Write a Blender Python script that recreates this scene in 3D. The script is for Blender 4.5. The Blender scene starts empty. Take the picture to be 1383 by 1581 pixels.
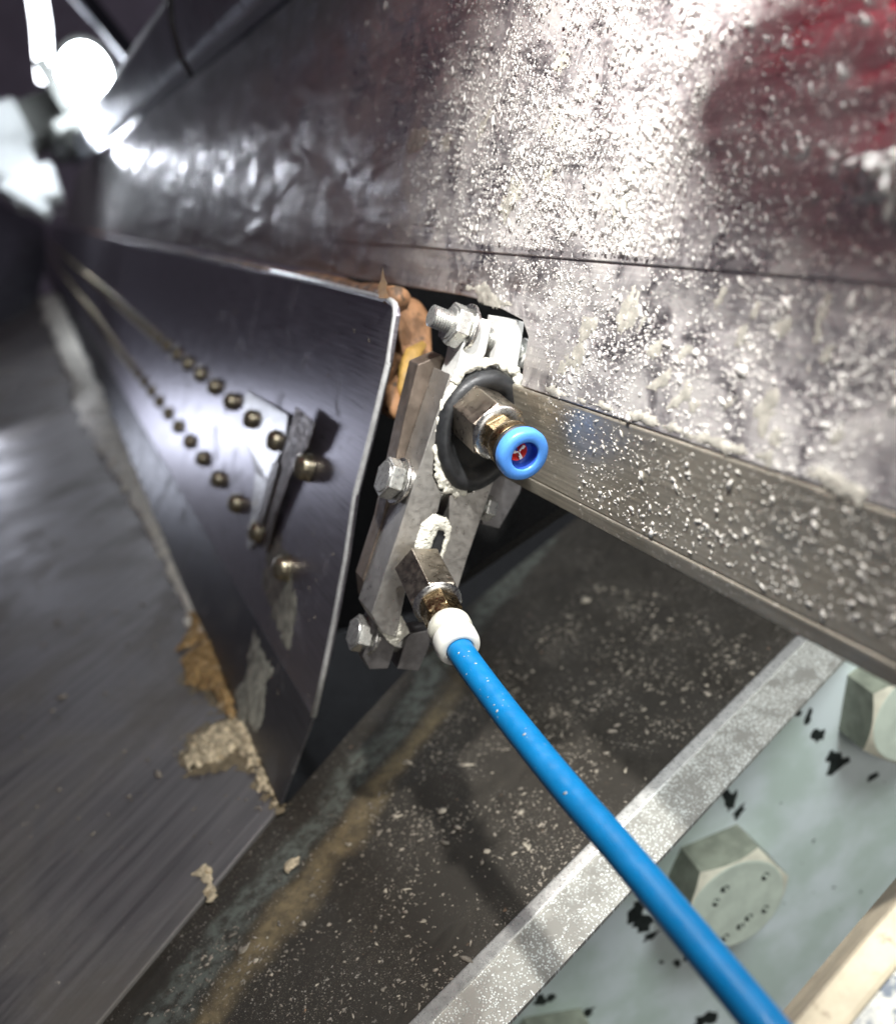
import bpy, math, random
from mathutils import Vector, Matrix, noise
random.seed(7)
PI = math.pi
# ------------------------------------------------------------------ frame
# Everything is authored in centimetres in the eye's frame and carried rigidly into the world (metres, Z up).
F, CX, CY = 1450.0, 691.5, 790.5
EYE = Vector((0, 0, 0.45))
ROT = Matrix.Rotation(math.radians(58), 3, 'X')
def W(v): return ROT @ (Vector(v) * 0.01) + EYE
def ray(x, y): return Vector(((x - CX) / F, -(y - CY) / F, -1.0))
def P(x, y, Z): return ray(x, y) * Z

sc = bpy.context.scene
cam_d = bpy.data.cameras.new('camera'); cam = bpy.data.objects.new('camera', cam_d)
sc.collection.objects.link(cam); sc.camera = cam
cam.location = EYE; cam.rotation_euler = (math.radians(58), 0, 0)
cam_d.sensor_fit = 'VERTICAL'; cam_d.sensor_height = 24.0; cam_d.lens = 24.0 * F / 1581.0
cam_d.clip_start = 0.002; cam_d.clip_end = 50
cam_d.dof.use_dof = True; cam_d.dof.focus_distance = 0.215; cam_d.dof.aperture_fstop = 7.0
world = bpy.data.worlds.new('World'); sc.world = world; world.use_nodes = True
world.node_tree.nodes['Background'].inputs[0].default_value = (0.68, 0.64, 0.74, 1)
world.node_tree.nodes['Background'].inputs[1].default_value = 0.085
sc.view_settings.view_transform = 'Standard'; sc.view_settings.look = 'None'
sc.view_settings.exposure = 0; sc.view_settings.gamma = 1

def aim(o, p, t):
    o.location = W(p); d = W(t) - W(p); o.rotation_euler = d.to_track_quat('-Z', 'Y').to_euler()
def light(name, kind, p, t, power, col=(1, 1, 1), size=0.02, spot=None, blend=0.5, sy=None):
    l = bpy.data.lights.new(name, kind); l.energy = power; l.color = col
    if kind == 'AREA':
        l.size = size
        if sy: l.shape = 'RECTANGLE'; l.size_y = sy
    else: l.shadow_soft_size = size
    if spot: l.spot_size = math.radians(spot); l.spot_blend = blend
    o = bpy.data.objects.new(name, l); sc.collection.objects.link(o); aim(o, p, t); return o
light('torch_light', 'SPOT', (-1.0, 17.0, -6.5), (4.3, 7.2, -18), 5.2, (1, .985, .95), 0.006, 72, 0.9)
light('fill_light_high', 'AREA', (16.5, 26, 5), (3, -3, -24), 3.1, (.93, .98, 1), 0.16)  # added soft fill from above, not a lamp of the place
light('side_light', 'AREA', (-50, 11, -92), (-10, 2, -42), 0.17, (.80, .85, 1), 0.07)
light('fill_light_low', 'AREA', (19, -7, 12), (-1, -3, -26), 0.75, (1, .97, .90), 0.20)  # added fill from the lower right, stands for no real lamp

# ------------------------------------------------------------------ materials
class N:
    def __init__(s, name):
        s.m = bpy.data.materials.new(name); s.m.use_nodes = True; s.t = s.m.node_tree
        s.b = s.t.nodes['Principled BSDF']; s.tc = s.t.nodes.new('ShaderNodeTexCoord')
    def n(s, typ, **k):
        x = s.t.nodes.new(typ)
        for a, v in k.items(): setattr(x, a, v)
        return x
    def l(s, a, b): s.t.links.new(a, b)
    def co(s, uv=False, scale=(1, 1, 1), loc=(0, 0, 0), rot=(0, 0, 0)):
        mp = s.n('ShaderNodeMapping'); k = 1 if uv else 100
        mp.inputs['Scale'].default_value = tuple(q * k for q in scale); mp.inputs['Location'].default_value = loc
        mp.inputs['Rotation'].default_value = rot
        s.l(s.tc.outputs['UV' if uv else 'Object'], mp.inputs[0]); return mp.outputs[0]
    def noise(s, co, scale, detail=4, rough=.55, dist=0):
        x = s.n('ShaderNodeTexNoise'); x.inputs['Scale'].default_value = scale; x.inputs['Detail'].default_value = detail
        x.inputs['Roughness'].default_value = rough; x.inputs['Distortion'].default_value = dist
        s.l(co, x.inputs['Vector']); return x.outputs['Fac']
    def vor(s, co, scale, feat='F1', rnd=1):
        x = s.n('ShaderNodeTexVoronoi', feature=feat); x.inputs['Scale'].default_value = scale
        x.inputs['Randomness'].default_value = rnd; s.l(co, x.inputs['Vector']); return x
    def ramp(s, f, a, b, lo=0, hi=1):
        x = s.n('ShaderNodeMapRange', interpolation_type='SMOOTHSTEP')
        s.l(f, x.inputs[0])
        for i, v in zip((1, 2, 3, 4), (a, b, lo, hi)): x.inputs[i].default_value = v
        return x.outputs[0]
    def math(s, op, a, b=None):
        x = s.n('ShaderNodeMath', operation=op)
        for i, v in enumerate((a, b)):
            if v is None: continue
            if isinstance(v, (int, float)): x.inputs[i].default_value = v
            else: s.l(v, x.inputs[i])
        return x.outputs[0]
    def mix(s, f, a, b):
        x = s.n('ShaderNodeMix', data_type='RGBA')
        for i, v in ((0, f), (6, a), (7, b)):
            if isinstance(v, (int, float)): x.inputs[i].default_value = v
            elif isinstance(v, tuple): x.inputs[i].default_value = (*v, 1)[:4]
            else: s.l(v, x.inputs[i])
        return x.outputs[2]
    def setv(s, k, v):
        i = s.b.inputs[k]
        if isinstance(v, tuple): i.default_value = (*v, 1)[:4]
        elif isinstance(v, (int, float)): i.default_value = v
        else: s.l(v, i)
    def bump(s, h, st=.5, dist=.0005):
        x = s.n('ShaderNodeBump'); x.inputs['Strength'].default_value = st; x.inputs['Distance'].default_value = dist
        s.l(h, x.inputs['Height'])
        if s.b.inputs['Normal'].links: s.l(s.b.inputs['Normal'].links[0].from_socket, x.inputs['Normal'])
        s.l(x.outputs[0], s.b.inputs['Normal'])

def simple(name, col, rough=.5, metal=0, var=.25, vs=3, bump=.2, bs=20, grime=None, spec=.5):
    m = N(name); co = m.co()
    c = m.mix(m.ramp(m.noise(co, vs), .35, .65), tuple(q * (1 - var) for q in col), tuple(min(1, q * (1 + var * .5)) for q in col))
    if grime:
        g = m.ramp(m.noise(co, grime[1], 6, .65), grime[2], grime[2] + .1)
        c = m.mix(g, c, grime[0]); m.setv('Metallic', m.math('MULTIPLY', m.math('SUBTRACT', 1, g), metal))
    else: m.setv('Metallic', metal)
    m.setv('Base Color', c); m.setv('Specular IOR Level', spec)
    m.setv('Roughness', m.ramp(m.noise(co, vs * 3), .3, .7, rough * .75, min(1, rough * 1.3)))
    if bump: m.bump(m.noise(co, bs, 5, .6), bump, .0004)
    return m.m

def sheet_steel(name, base, rough, metal=.9, brush=(.5, 26), bstr=.15, cloud=None, dust=None, extra=None, flecks=None):
    """steel sheet, UV in cm: brushed lines, cloudy dirt film, fine specks"""
    m = N(name); co = m.co(True); br = m.co(True, (brush[0], brush[1], 1))
    bn = m.noise(br, 1.0, 5, .6)
    c = m.mix(m.ramp(bn, .3, .7), tuple(q * .78 for q in base), tuple(min(1, q * 1.15) for q in base))
    met = None; rg = m.ramp(bn, .25, .75, rough * .85, rough * 1.2)
    layers = []
    if cloud: layers.append((m.math('MULTIPLY', m.ramp(m.noise(co, cloud[1], 7, .62, .6), cloud[2], cloud[3]), cloud[4]), cloud[0]))
    if flecks:
        for (fc, scl, thr) in flecks:
            v = m.noise(co, scl, 3, .6); g = m.ramp(m.noise(m.co(True, loc=(3, 7, 1)), .45, 3), .35, .65)
            layers.append((m.math('MULTIPLY', m.ramp(v, thr, thr + .035), g), fc))
    if extra: layers += extra(m, co)
    tot = None
    for f, colr in layers:
        c = m.mix(f, c, colr)
        tot = f if tot is None else m.math('MAXIMUM', tot, f)
    if tot is not None:
        m.setv('Metallic', m.math('MULTIPLY', m.math('SUBTRACT', 1, tot), metal))
        x = m.n('ShaderNodeMix', data_type='FLOAT'); m.l(tot, x.inputs[0]); m.l(rg, x.inputs[2]); x.inputs[3].default_value = .8
        m.setv('Roughness', x.outputs[0])
    else: m.setv('Metallic', metal); m.setv('Roughness', rg)
    m.setv('Base Color', c)
    m.bump(bn, bstr, .0003)
    if tot is not None: m.bump(tot, .5, .0003)
    return m

def emis(name, col, st):
    m = N(name); m.setv('Base Color', (0.8, .8, .8)); m.setv('Emission Color', col); m.setv('Emission Strength', st); return m.m

# ------------------------------------------------------------------ geometry helpers (cm, eye frame)
class G:
    def __init__(s): s.v = []; s.f = []; s.uv = None; s.smooth = []
    def add(s, vs, fs, M=None, smooth=False):
        o = len(s.v); s.v += [(M @ Vector(v)) if M else Vector(v) for v in vs]
        s.f += [tuple(i + o for i in f) for f in fs]; s.smooth += [smooth] * len(fs); return s
    def box(s, x0, x1, y0, y1, z0, z1, M=None):
        vs = [(x, y, z) for x in (x0, x1) for y in (y0, y1) for z in (z0, z1)]
        return s.add(vs, [(0, 1, 3, 2), (4, 6, 7, 5), (0, 4, 5, 1), (2, 3, 7, 6), (0, 2, 6, 4), (1, 5, 7, 3)], M)
    def lathe(s, prof, M=None, seg=40, smooth=True, rot=0, cap=True, sx=1, sy=1):
        vs, fs = [], []; n = len(prof)
        for r, z in prof:
            for i in range(seg):
                a = 2 * PI * i / seg + rot; vs.append((r * math.cos(a) * sx, r * math.sin(a) * sy, z))
        for j in range(n - 1):
            for i in range(seg):
                k = (i + 1) % seg; fs.append((j * seg + i, j * seg + k, (j + 1) * seg + k, (j + 1) * seg + i))
        s.add(vs, fs, M, smooth)
        if cap:
            s.add([v for v in vs[:seg]], [tuple(reversed(range(seg)))], M)
            s.add([v for v in vs[-seg:]], [tuple(range(seg))], M)
        return s
    def prism(s, poly, z0, z1, M=None, smooth=False):
        n = len(poly); vs = [(x, y, z0) for x, y in poly] + [(x, y, z1) for x, y in poly]
        fs = [tuple(reversed(range(n))), tuple(range(n, 2 * n))] + [(i, (i + 1) % n, n + (i + 1) % n, n + i) for i in range(n)]
        return s.add(vs, fs, M, smooth)
    def tube(s, pts, rad, seg=16, M=None, lump=0, ls=1.0, flat=1.0, up=None, cap=True):
        vs, fs = [], []; n = len(pts); pts = [Vector(p) for p in pts]
        pn = None
        for i, p in enumerate(pts):
            t = (pts[min(i + 1, n - 1)] - pts[max(i - 1, 0)]).normalized()
            if up is not None: nn = (Vector(up) - t * t.dot(Vector(up))).normalized()
            elif pn is None: nn = t.orthogonal().normalized()
            else: nn = (pn - t * t.dot(pn)).normalized()
            pn = nn; b = t.cross(nn); r = rad[i] if hasattr(rad, '__len__') else rad
            for k in range(seg):
                a = 2 * PI * k / seg; q = nn * math.cos(a) * flat + b * math.sin(a)
                rr = r
                if lump: rr = r * (1 + lump * noise.noise((p + q * r) * ls) + lump * .6 * noise.noise((p + q * r) * ls * 2.7))
                vs.append(p + q * rr)
        for j in range(n - 1):
            for k in range(seg):
                m = (k + 1) % seg; fs.append((j * seg + k, j * seg + m, (j + 1) * seg + m, (j + 1) * seg + k))
        if cap: fs.append(tuple(reversed(range(seg)))); fs.append(tuple(range((n - 1) * seg, n * seg)))
        return s.add(vs, fs, M, True)

def mesh_of(name, g, origin_w, mat, uvax=None):
    me = bpy.data.meshes.new(name)
    me.from_pydata([W(v) - origin_w for v in g.v], [], g.f); me.materials.append(mat)
    for p, s in zip(me.polygons, g.smooth): p.use_smooth = s
    if uvax:
        a, b = uvax; uv = me.uv_layers.new(name='uv')
        for lp in me.loops:
            p = g.v[lp.vertex_index]; uv.data[lp.index].uv = (p.dot(a), p.dot(b))
    me.validate(); me.update(); return me
def basept(g):
    ws = [W(v) for v in g.v]; n = len(ws)
    return Vector((sum(w.x for w in ws) / n, sum(w.y for w in ws) / n, min(w.z for w in ws)))
def obj(name, g, mat, parent=None, uvax=None, bevel=0, label=None, cat=None, group=None, kind=None, auto=True):
    org = basept(g); me = mesh_of(name, g, org, mat, uvax); o = bpy.data.objects.new(name, me); sc.collection.objects.link(o)
    if parent:
        o.parent = parent
        base = Vector((0, 0, 0)); q = parent
        while q: base += q.location; q = q.parent
        o.location = org - base
    else: o.location = org
    if bevel:
        b = o.modifiers.new('bevel', 'BEVEL'); b.width = bevel * .01; b.segments = 2; b.limit_method = 'ANGLE'; b.angle_limit = math.radians(35)
    if label: o['label'] = label
    if cat: o['category'] = cat
    if group: o['group'] = group
    if kind: o['kind'] = kind
    return o
def thing(name, p, label, cat, group=None):
    o = bpy.data.objects.new(name, None); o.empty_display_size = .01; sc.collection.objects.link(o); o.location = W(p)
    o['label'] = label; o['category'] = cat
    if group: o['group'] = group
    return o

def inpoly(x, y, poly):
    r = False; n = len(poly)
    for i in range(n):
        x1, y1 = poly[i]; x2, y2 = poly[i - 1]
        if (y1 > y) != (y2 > y) and x < (x2 - x1) * (y - y1) / (y2 - y1) + x1: r = not r
    return r
class Plane:
    def __init__(s, p, n): s.p = Vector(p); s.n = Vector(n).normalized()
    def at(s, x, y, off=0):
        r = ray(x, y); return r * ((s.n.dot(s.p) + off) / s.n.dot(r))
def slab(pts, n, th):
    """solid sheet: polygon of 3-D points, thickness th away from its face normal n"""
    g = G(); k = len(pts); b = [p - n * th for p in pts]
    g.add(list(pts) + b, [tuple(range(k)), tuple(reversed(range(k, 2 * k)))] + [(i, k + i, k + (i + 1) % k, (i + 1) % k) for i in range(k)])
    return g
VX, VY = 33.0, 336.0
D = ray(VX, VY).normalized()
def dline(x, y, Z, x2):
    """point on the depth line through pixel (x,y) at Z, where it crosses column x2"""
    k = (x2 - VX) / (x - VX); return P(x2, VY + (y - VY) * k, Z / k)
def frame(o, x, y, z):
    M = Matrix.Identity(4)
    for i, a in enumerate((x, y, z)): M[0][i], M[1][i], M[2][i] = a
    M[0][3], M[1][3], M[2][3] = o; return M
def frame_z(o, z, xh=(1, 0, 0)):
    z = Vector(z).normalized(); xh = Vector(xh); x = (xh - z * z.dot(xh)).normalized(); return frame(o, x, z.cross(x), z)

# ------------------------------------------------------------------ planes of the machine
JZ = 30.0
pj = P(430, 1245, JZ); ps = P(150, 1576, 24.0)
nd = D.cross(ps - pj).normalized()
if nd.y < 0: nd = -nd
DECK = Plane(pj, nd)
foldp = P(806, 596, 23.0)
npl = D.cross(Vector((.15, .93, .3))).normalized(); npl = -npl if npl.z < 0 else npl
PLATE = Plane(foldp, npl)
ptop = P(611, 478, 25.5); pfold = P(483, 1107, 29.2)
nq = D.cross(ptop - pfold).normalized(); nq = -nq if nq.z < 0 else nq
PANEL = Plane(ptop, nq)

# ------------------------------------------------------------------ materials in use
def deck_extra(m, co): return []
m_slab = sheet_steel('dark brushed deck steel', (.27, .255, .25), .52, .85, (.14, 2.6), .14,
    cloud=((.10, .085, .065), .16, .42, .7, .7), flecks=[((.42, .38, .32), 4.5, .70)]).m
su = (P(1235, 985, 1) - P(670, 1560, 1)); 
ua = (DECK.at(430, 1250) - DECK.at(150, 1581)).normalized(); ub = nd.cross(ua)
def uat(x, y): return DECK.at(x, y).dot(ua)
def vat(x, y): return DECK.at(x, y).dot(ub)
v_och_refl = (vat(690, 1110) + vat(300, 1540)) / 2; v_grn = (vat(900, 850) * .3 + vat(480, 1215) * .7)
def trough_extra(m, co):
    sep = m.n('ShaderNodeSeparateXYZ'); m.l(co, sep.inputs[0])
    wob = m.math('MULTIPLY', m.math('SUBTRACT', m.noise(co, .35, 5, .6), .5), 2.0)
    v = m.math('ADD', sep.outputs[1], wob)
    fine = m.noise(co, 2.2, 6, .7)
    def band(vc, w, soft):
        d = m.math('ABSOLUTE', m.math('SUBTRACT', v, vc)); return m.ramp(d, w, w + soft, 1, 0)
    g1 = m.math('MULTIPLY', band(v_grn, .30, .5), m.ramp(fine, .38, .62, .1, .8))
    g2 = m.math('MULTIPLY', band(v_och_refl, .05, .75), m.ramp(fine, .3, .7, .25, .8))  # ochre streak: brownish reflection off a bend, put into the colour
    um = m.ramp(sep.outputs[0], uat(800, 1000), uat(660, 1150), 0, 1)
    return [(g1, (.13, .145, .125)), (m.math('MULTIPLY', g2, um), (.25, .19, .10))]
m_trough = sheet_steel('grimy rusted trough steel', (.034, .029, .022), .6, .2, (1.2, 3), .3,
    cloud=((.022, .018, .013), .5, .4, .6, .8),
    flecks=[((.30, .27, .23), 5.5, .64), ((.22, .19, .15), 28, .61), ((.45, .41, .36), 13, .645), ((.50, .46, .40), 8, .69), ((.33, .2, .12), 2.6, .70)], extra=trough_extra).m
def plate_extra(m, co):
    sep = m.n('ShaderNodeSeparateXYZ'); m.l(co, sep.inputs[0])
    near = m.ramp(sep.outputs[0], 34, 16, 0, 1)     # dust lies thicker towards the open end of the plate
    n1 = m.ramp(m.noise(co, 5.5, 5, .65), .56, .66); n2 = m.ramp(m.noise(co, .5, 5, .7, .8), .34, .66, .0, .72)
    n3 = m.ramp(m.noise(m.co(True, (.6, 1.6, 1)), 2.4, 5, .7), .5, .75, 0, .7)
    return [(m.math('MULTIPLY', n2, near), (.50, .49, .46)), (m.math('MULTIPLY', n3, near), (.5, .48, .45)), (m.math('MULTIPLY', n1, near), (.72, .70, .66))]
mp_ = sheet_steel('dusty stainless wall steel', (.64, .60, .62), .24, .95, (.25, 14), .10, extra=plate_extra)
big = mp_.noise(mp_.co(True, (.12, .5, 1)), 1.0, 2, .5, .4); mp_.bump(big, .35, .012)
m_plate = mp_.m
m_bar = sheet_steel('dirty stainless bar steel', (.56, .52, .44), .45, .8, (.3, 10), .12,
    cloud=((.25, .225, .18), .3, .40, .68, .6), flecks=[((.62, .58, .52), 4.2, .62), ((.6, .56, .5), 9, .63), ((.66, .6, .52), 2.0, .74)]).m
m_panel = sheet_steel('dark polished panel steel', (.42, .40, .45), .31, .95, (.4, 16), .06,
    cloud=((.10, .095, .09), .5, .55, .75, .5), flecks=[((.06, .05, .04), 4, .72), ((.45, .42, .36), 8, .72)]).m
m_panel_low = sheet_steel('scuffed panel foot steel', (.13, .13, .14), .4, .8, (.4, 12), .1,
    cloud=((.2, .19, .17), .6, .5, .7, .5), flecks=[((.5, .44, .32), 5, .68)]).m
m_steel = simple('bright machined steel', (.62, .61, .59), .28, 1, .15, 4, .08, 60, grime=((.3, .27, .22), 9, .66))
m_bolt = simple('zinc bolt steel', (.66, .66, .63), .3, .85, .12, 3, .02, 20, grime=((.18, .15, .12), 3, .70))
m_edge_glint = simple('sheet edge paled as highlight', (.72, .73, .72), .35, .4, .15, 3, .1, 20)  # paled so that the panel rim carries an edge highlight
m_ear_lit = simple('ear steel paled as lit', (.66, .66, .64), .4, .1, .08, 4, .05, 50)  # paler than the clamp bars, standing for strong light on their tops
m_brown = simple('brown tinted bar steel', (.20, .16, .13), .42, .7, .25, 1.5, .12, 30, grime=((.42, .38, .33), 9, .68))
m_clamp = simple('brushed clamp bar steel', (.52, .50, .47), .36, .85, .12, 2, .12, 40, grime=((.45, .43, .38), 14, .68))
m_clampd = simple('dull clamp back steel', (.20, .19, .19), .5, .8, .2, 2, .15, 40, grime=((.4, .38, .34), 14, .7))
m_nickel = simple('nickel plated brass', (.42, .37, .31), .34, 1, .15, 2, .02, 20, grime=((.42, .38, .32), 7, .72))
m_brass = simple('tarnished brass', (.30, .22, .12), .3, 1, .35, 5, .1, 40, grime=((.06, .045, .03), 5, .6))
m_rubber = simple('black rubber', (.022, .023, .025), .48, 0, .3, 3, .15, 25, grime=((.22, .21, .19), 18, .72))
m_caulk = simple('white sealing paste', (.80, .78, .68), .75, 0, .15, 6, .9, 14)
m_foamw = simple('pale dried dough', (.84, .80, .70), .85, 0, .2, 1, .8, 6)
m_film = simple('brown dough film', (.20, .16, .10), .7, 0, .3, 3, .3, 14)
m_foam = simple('cream dried dough', (.60, .50, .34), .85, 0, .5, 3.5, 1, 12, grime=((.36, .27, .15), 2.5, .55))
m_foamo = simple('orange dried dough', (.46, .29, .12), .85, 0, .4, 2.5, .8, 9, grime=((.55, .45, .3), 2.5, .55))
m_orange = simple('orange brown casting', (.30, .155, .075), .6, 0, .5, 1.6, .5, 10, grime=((.10, .06, .035), 2.2, .55))
m_ochre = simple('ochre sealant', (.40, .24, .06), .6, 0, .3, 2, .4, 10)
m_blue = simple('light blue release collar', (.09, .30, .80), .35, 0, .06, 3, .03, 30)
m_bluein = simple('deep blue collar bore', (.03, .09, .50), .4, 0, .1, 3, 0)
m_red = simple('red collet plastic', (.55, .02, .015), .4, 0, .1, 3, 0)
m_white = simple('white plastic collar', (.80, .80, .74), .4, 0, .05, 3, .03, 30)
m_hose = simple('blue polyurethane hose', (.003, .175, .43), .38, 0, .08, 1.5, .06, 30, grime=((.35, .5, .6), 9, .735))
m_black = simple('black plastic', (.015, .015, .015), .5)
m_screw = simple('tarnished olive screw', (.44, .39, .28), .3, .9, .35, 5, .1, 30, grime=((.12, .08, .035), 6, .64))
m_gran = N('speckled zinc flange'); _c = m_gran.co(True)
_v = m_gran.vor(_c, 15); _n = m_gran.noise(_c, 1.1, 5, .6)
_f = m_gran.math('MULTIPLY', m_gran.ramp(_v.outputs['Distance'], .30, .46, 1, 0), m_gran.ramp(_n, .36, .52))
m_gran.setv('Base Color', m_gran.mix(_f, m_gran.mix(m_gran.ramp(_n, .4, .6), (.30, .29, .26), (.40, .39, .35)), (.78, .80, .76)))
m_gran.setv('Metallic', .35); m_gran.setv('Roughness', .42); m_gran.bump(_f, .5, .0004); m_gran = m_gran.m
m_bend_glint = simple('bend steel paled as highlight', (.80, .79, .75), .32, .6, .15, 3, .3, 14, grime=((.4, .38, .33), 8, .68))  # ridge highlight put into the bend's pale colour
m_tray = N('pale green painted tray'); _c = m_tray.co()
_n = m_tray.noise(_c, .35, 4, .55); _s = m_tray.noise(m_tray.co(False, (1, 1, 1)), 2.0, 6, .7)
_g = m_tray.ramp(_s, .72, .74)
m_tray.setv('Base Color', m_tray.mix(_g, m_tray.mix(m_tray.ramp(_n, .35, .65), (.50, .60, .54), (.66, .74, .74)), (.05, .07, .06)))
m_tray.setv('Roughness', .42); m_tray.bump(m_tray.noise(_c, 3, 4), .12, .0006); m_tray = m_tray.m
m_side_shade = simple('head paint darkened as side shade', (.25, .27, .21), .5, 0, .25, 1.5, .2, 8)  # shade on the head sides put into the colour
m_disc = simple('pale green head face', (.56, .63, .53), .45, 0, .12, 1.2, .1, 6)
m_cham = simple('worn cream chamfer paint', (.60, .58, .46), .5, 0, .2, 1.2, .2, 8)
HEXROT = .45
m_chip = simple('bare black chipped patch', (.012, .018, .015), .6)
m_cream = simple('cream painted beam', (.50, .43, .31), .6, 0, .15, 1.0, .3, 8, grime=((.34, .28, .2), 2.2, .6))
m_mott = N('mottled blue grey beam top'); _c = m_mott.co(); _n = m_mott.noise(_c, 1.3, 6, .65, .4)
m_mott.setv('Base Color', m_mott.mix(m_mott.ramp(_n, .46, .58), (.12, .14, .17), (.52, .50, .44))); m_mott.setv('Roughness', .5); m_mott = m_mott.m
m_rail = simple('grey rail steel', (.34, .35, .39), .35, .8, .15, .3, .05, 4)
m_dark = simple('dark machine steel', (.05, .05, .065), .45, .6, .3, .1, .05, 2)
m_fix = simple('white fixture plastic', (.55, .57, .55), .4, 0, .05, .3, .05, 4)
m_grey = simple('grey fixture casting', (.16, .165, .15), .45, .2, .1, .3, .05, 4)
m_redc = simple('red sleeve cloth', (.70, .015, .06), .85, 0, .2, 1.5, .4, 8)
m_flour = simple('pale dough crumbs', (.74, .72, .68), .7, 0, .12, 4, .2, 30)
m_dustf = simple('grey green dust film', (.42, .42, .35), .85, 0, .4, 2.5, .3, 12)
m_dustc = simple('pale cream dust cake', (.50, .48, .42), .8, 0, .3, 3, .3, 18)
m_foamd = simple('tan flakes', (.42, .37, .29), .8, 0, .5, 1.2, .4, 14)
m_crumb = simple('brown grey grit', (.27, .235, .19), .8, 0, .4, 1.5, .3, 20)

# ------------------------------------------------------------------ the setting: deck plates, end wall
def uvax(n, a): a = (a - n * n.dot(a)).normalized(); return (a, n.cross(a))
pts = [DECK.at(*q) for q in ((428, 1250), (70, 452), (-260, 525), (-420, 1100), (-330, 1820), (-60, 1829))]
obj('floor_plate', slab(pts, nd, .3), m_slab, uvax=(ua, ub), bevel=.04, kind='structure', label='dark brushed steel floor plate at lower left with cross streaks')
pts = [DECK.at(*q, off=-.12) for q in ((433, 1252), (-50, 1829), (380, 1860), (670, 1553), (1235, 985), (1560, 660), (1050, 660), (900, 792), (720, 938), (560, 1108))]
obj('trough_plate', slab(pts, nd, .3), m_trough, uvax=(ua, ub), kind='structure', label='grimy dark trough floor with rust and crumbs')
# far end wall and side, seen blurred
g = G(); g.box(-500, 260, 108, 420, -335, -330); g.box(-500, 260, -200, 108, -345, -340)
obj('end_wall', g, simple('purple grey painted wall', (.42, .36, .44), .6, 0, .1, .1, 0), kind='structure', label='dark far end of the machine')

under = Plane(DECK.p - nd * 11, nd); m_cavity_shade = simple('black for cavity shade', (.012, .012, .012), .8)  # near-black colour stands in for deep shade in the cavity
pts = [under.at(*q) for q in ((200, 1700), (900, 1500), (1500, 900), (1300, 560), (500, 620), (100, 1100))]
obj('cavity_shade_floor', slab(pts, nd, .5), m_cavity_shade, kind='structure', label='added black floor standing in for shade under the machine')
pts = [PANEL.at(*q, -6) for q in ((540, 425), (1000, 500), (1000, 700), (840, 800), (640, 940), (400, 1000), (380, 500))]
obj('cavity_shade_wall', slab(pts, nq, .5), m_cavity_shade, kind='structure', label='added black backing standing in for shade behind the clamp bracket')
# flange of the trough: rounded bend then speckled face
fl = [((1238, 982), (1302, 1020)), ((1128, 1092), (1215, 1108)), ((952, 1262), (1066, 1262)), ((790, 1432), (926, 1408)), ((640, 1585), (770, 1585)), ((480, 1750), (610, 1760))]
r0, r1 = DECK.at(1238, 982, -.12), DECK.at(480, 1745, -.12)
e0, e1 = P(1302, 1018, 30.2), None
fu = (r1 - r0); fdn = (P(1302, 1018, 30.4) - r0)
# the lower edge runs parallel to the bend
g = G(); nseg = 10; side = []
R = .28; v1 = fdn.normalized(); v0 = nd.cross(fu).normalized()
if v0.dot(v1) < 0: v0 = -v0
wid = fdn.length
prof = [(-v0 * .9 * 1, 0)]
nfl = fu.cross(v1).normalized(); nfl = nfl if nfl.z > 0 else -nfl
flange = thing('edge_flange', r0 + v1 * wid, 'speckled galvanised flange with a bright rounded bend along the trough edge', 'flange')
r0e = r0 - fu * .25
def ext(prof, nn, th, nm, mt, sm):
    loop = prof + [p - nn * th for p in reversed(prof)]; k = len(loop); g = G()
    g.add([r0e + p for p in loop] + [r1 + p for p in loop], [(i, (i + 1) % k, k + (i + 1) % k, k + i) for i in range(k)] + [tuple(reversed(range(k))), tuple(range(k, 2 * k))], None, sm)
    return obj(nm, g, mt, flange, uvax=(fu.normalized(), nfl.cross(fu.normalized())))
nm_ = (nd + nfl).normalized(); bend = []
for i in range(9):
    t = i / 8; a = (-v0 * .14) * (1 - t) ** 2 + Vector((0, 0, 0)) * 2 * t * (1 - t) + (v1 * .24) * t * t
    bend.append(a + nm_ * .035)
ext(bend, nm_, .14, 'rounded_bend', m_bend_glint, True)
ext([v1 * .22 + nfl * .0, v1 * wid], nfl, .15, 'speckled_face', m_gran, False)

# ------------------------------------------------------------------ painted tray with round recesses, lower right
nt = Vector((.31, -.36, .88)).normalized()
TR = Plane(P(1100, 1380, 34.0), nt)
c0 = TR.at(1100, 1352); c1 = TR.at(1372, 1068); tu = (c1 - c0); per = tu.length; tu.normalize(); tv = nt.cross(tu)
if tv.x < 0: tv = -tv   # towards lower right of the picture
g = G(); g.box(-32, 16, -4.2, 16, -.4, 0, frame(c0, tu, tv, nt) if tu.cross(tv).dot(nt) > 0 else frame(c0, tu, tv, -nt))
M0 = frame(c0, tu, nt.cross(tu), nt)
sy_ = 1 if nt.cross(tu).dot(tv) > 0 else -1
g = G(); g.box(-32, 16, min(-4.2 * sy_, 16 * sy_), max(-4.2 * sy_, 16 * sy_), -.4, 0, M0)
tray = thing('side_casting', c0 + tv * 4, 'pale green painted casting below the trough with black paint chips', 'casting')
obj('casting_face', g, m_tray, tray)
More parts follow.
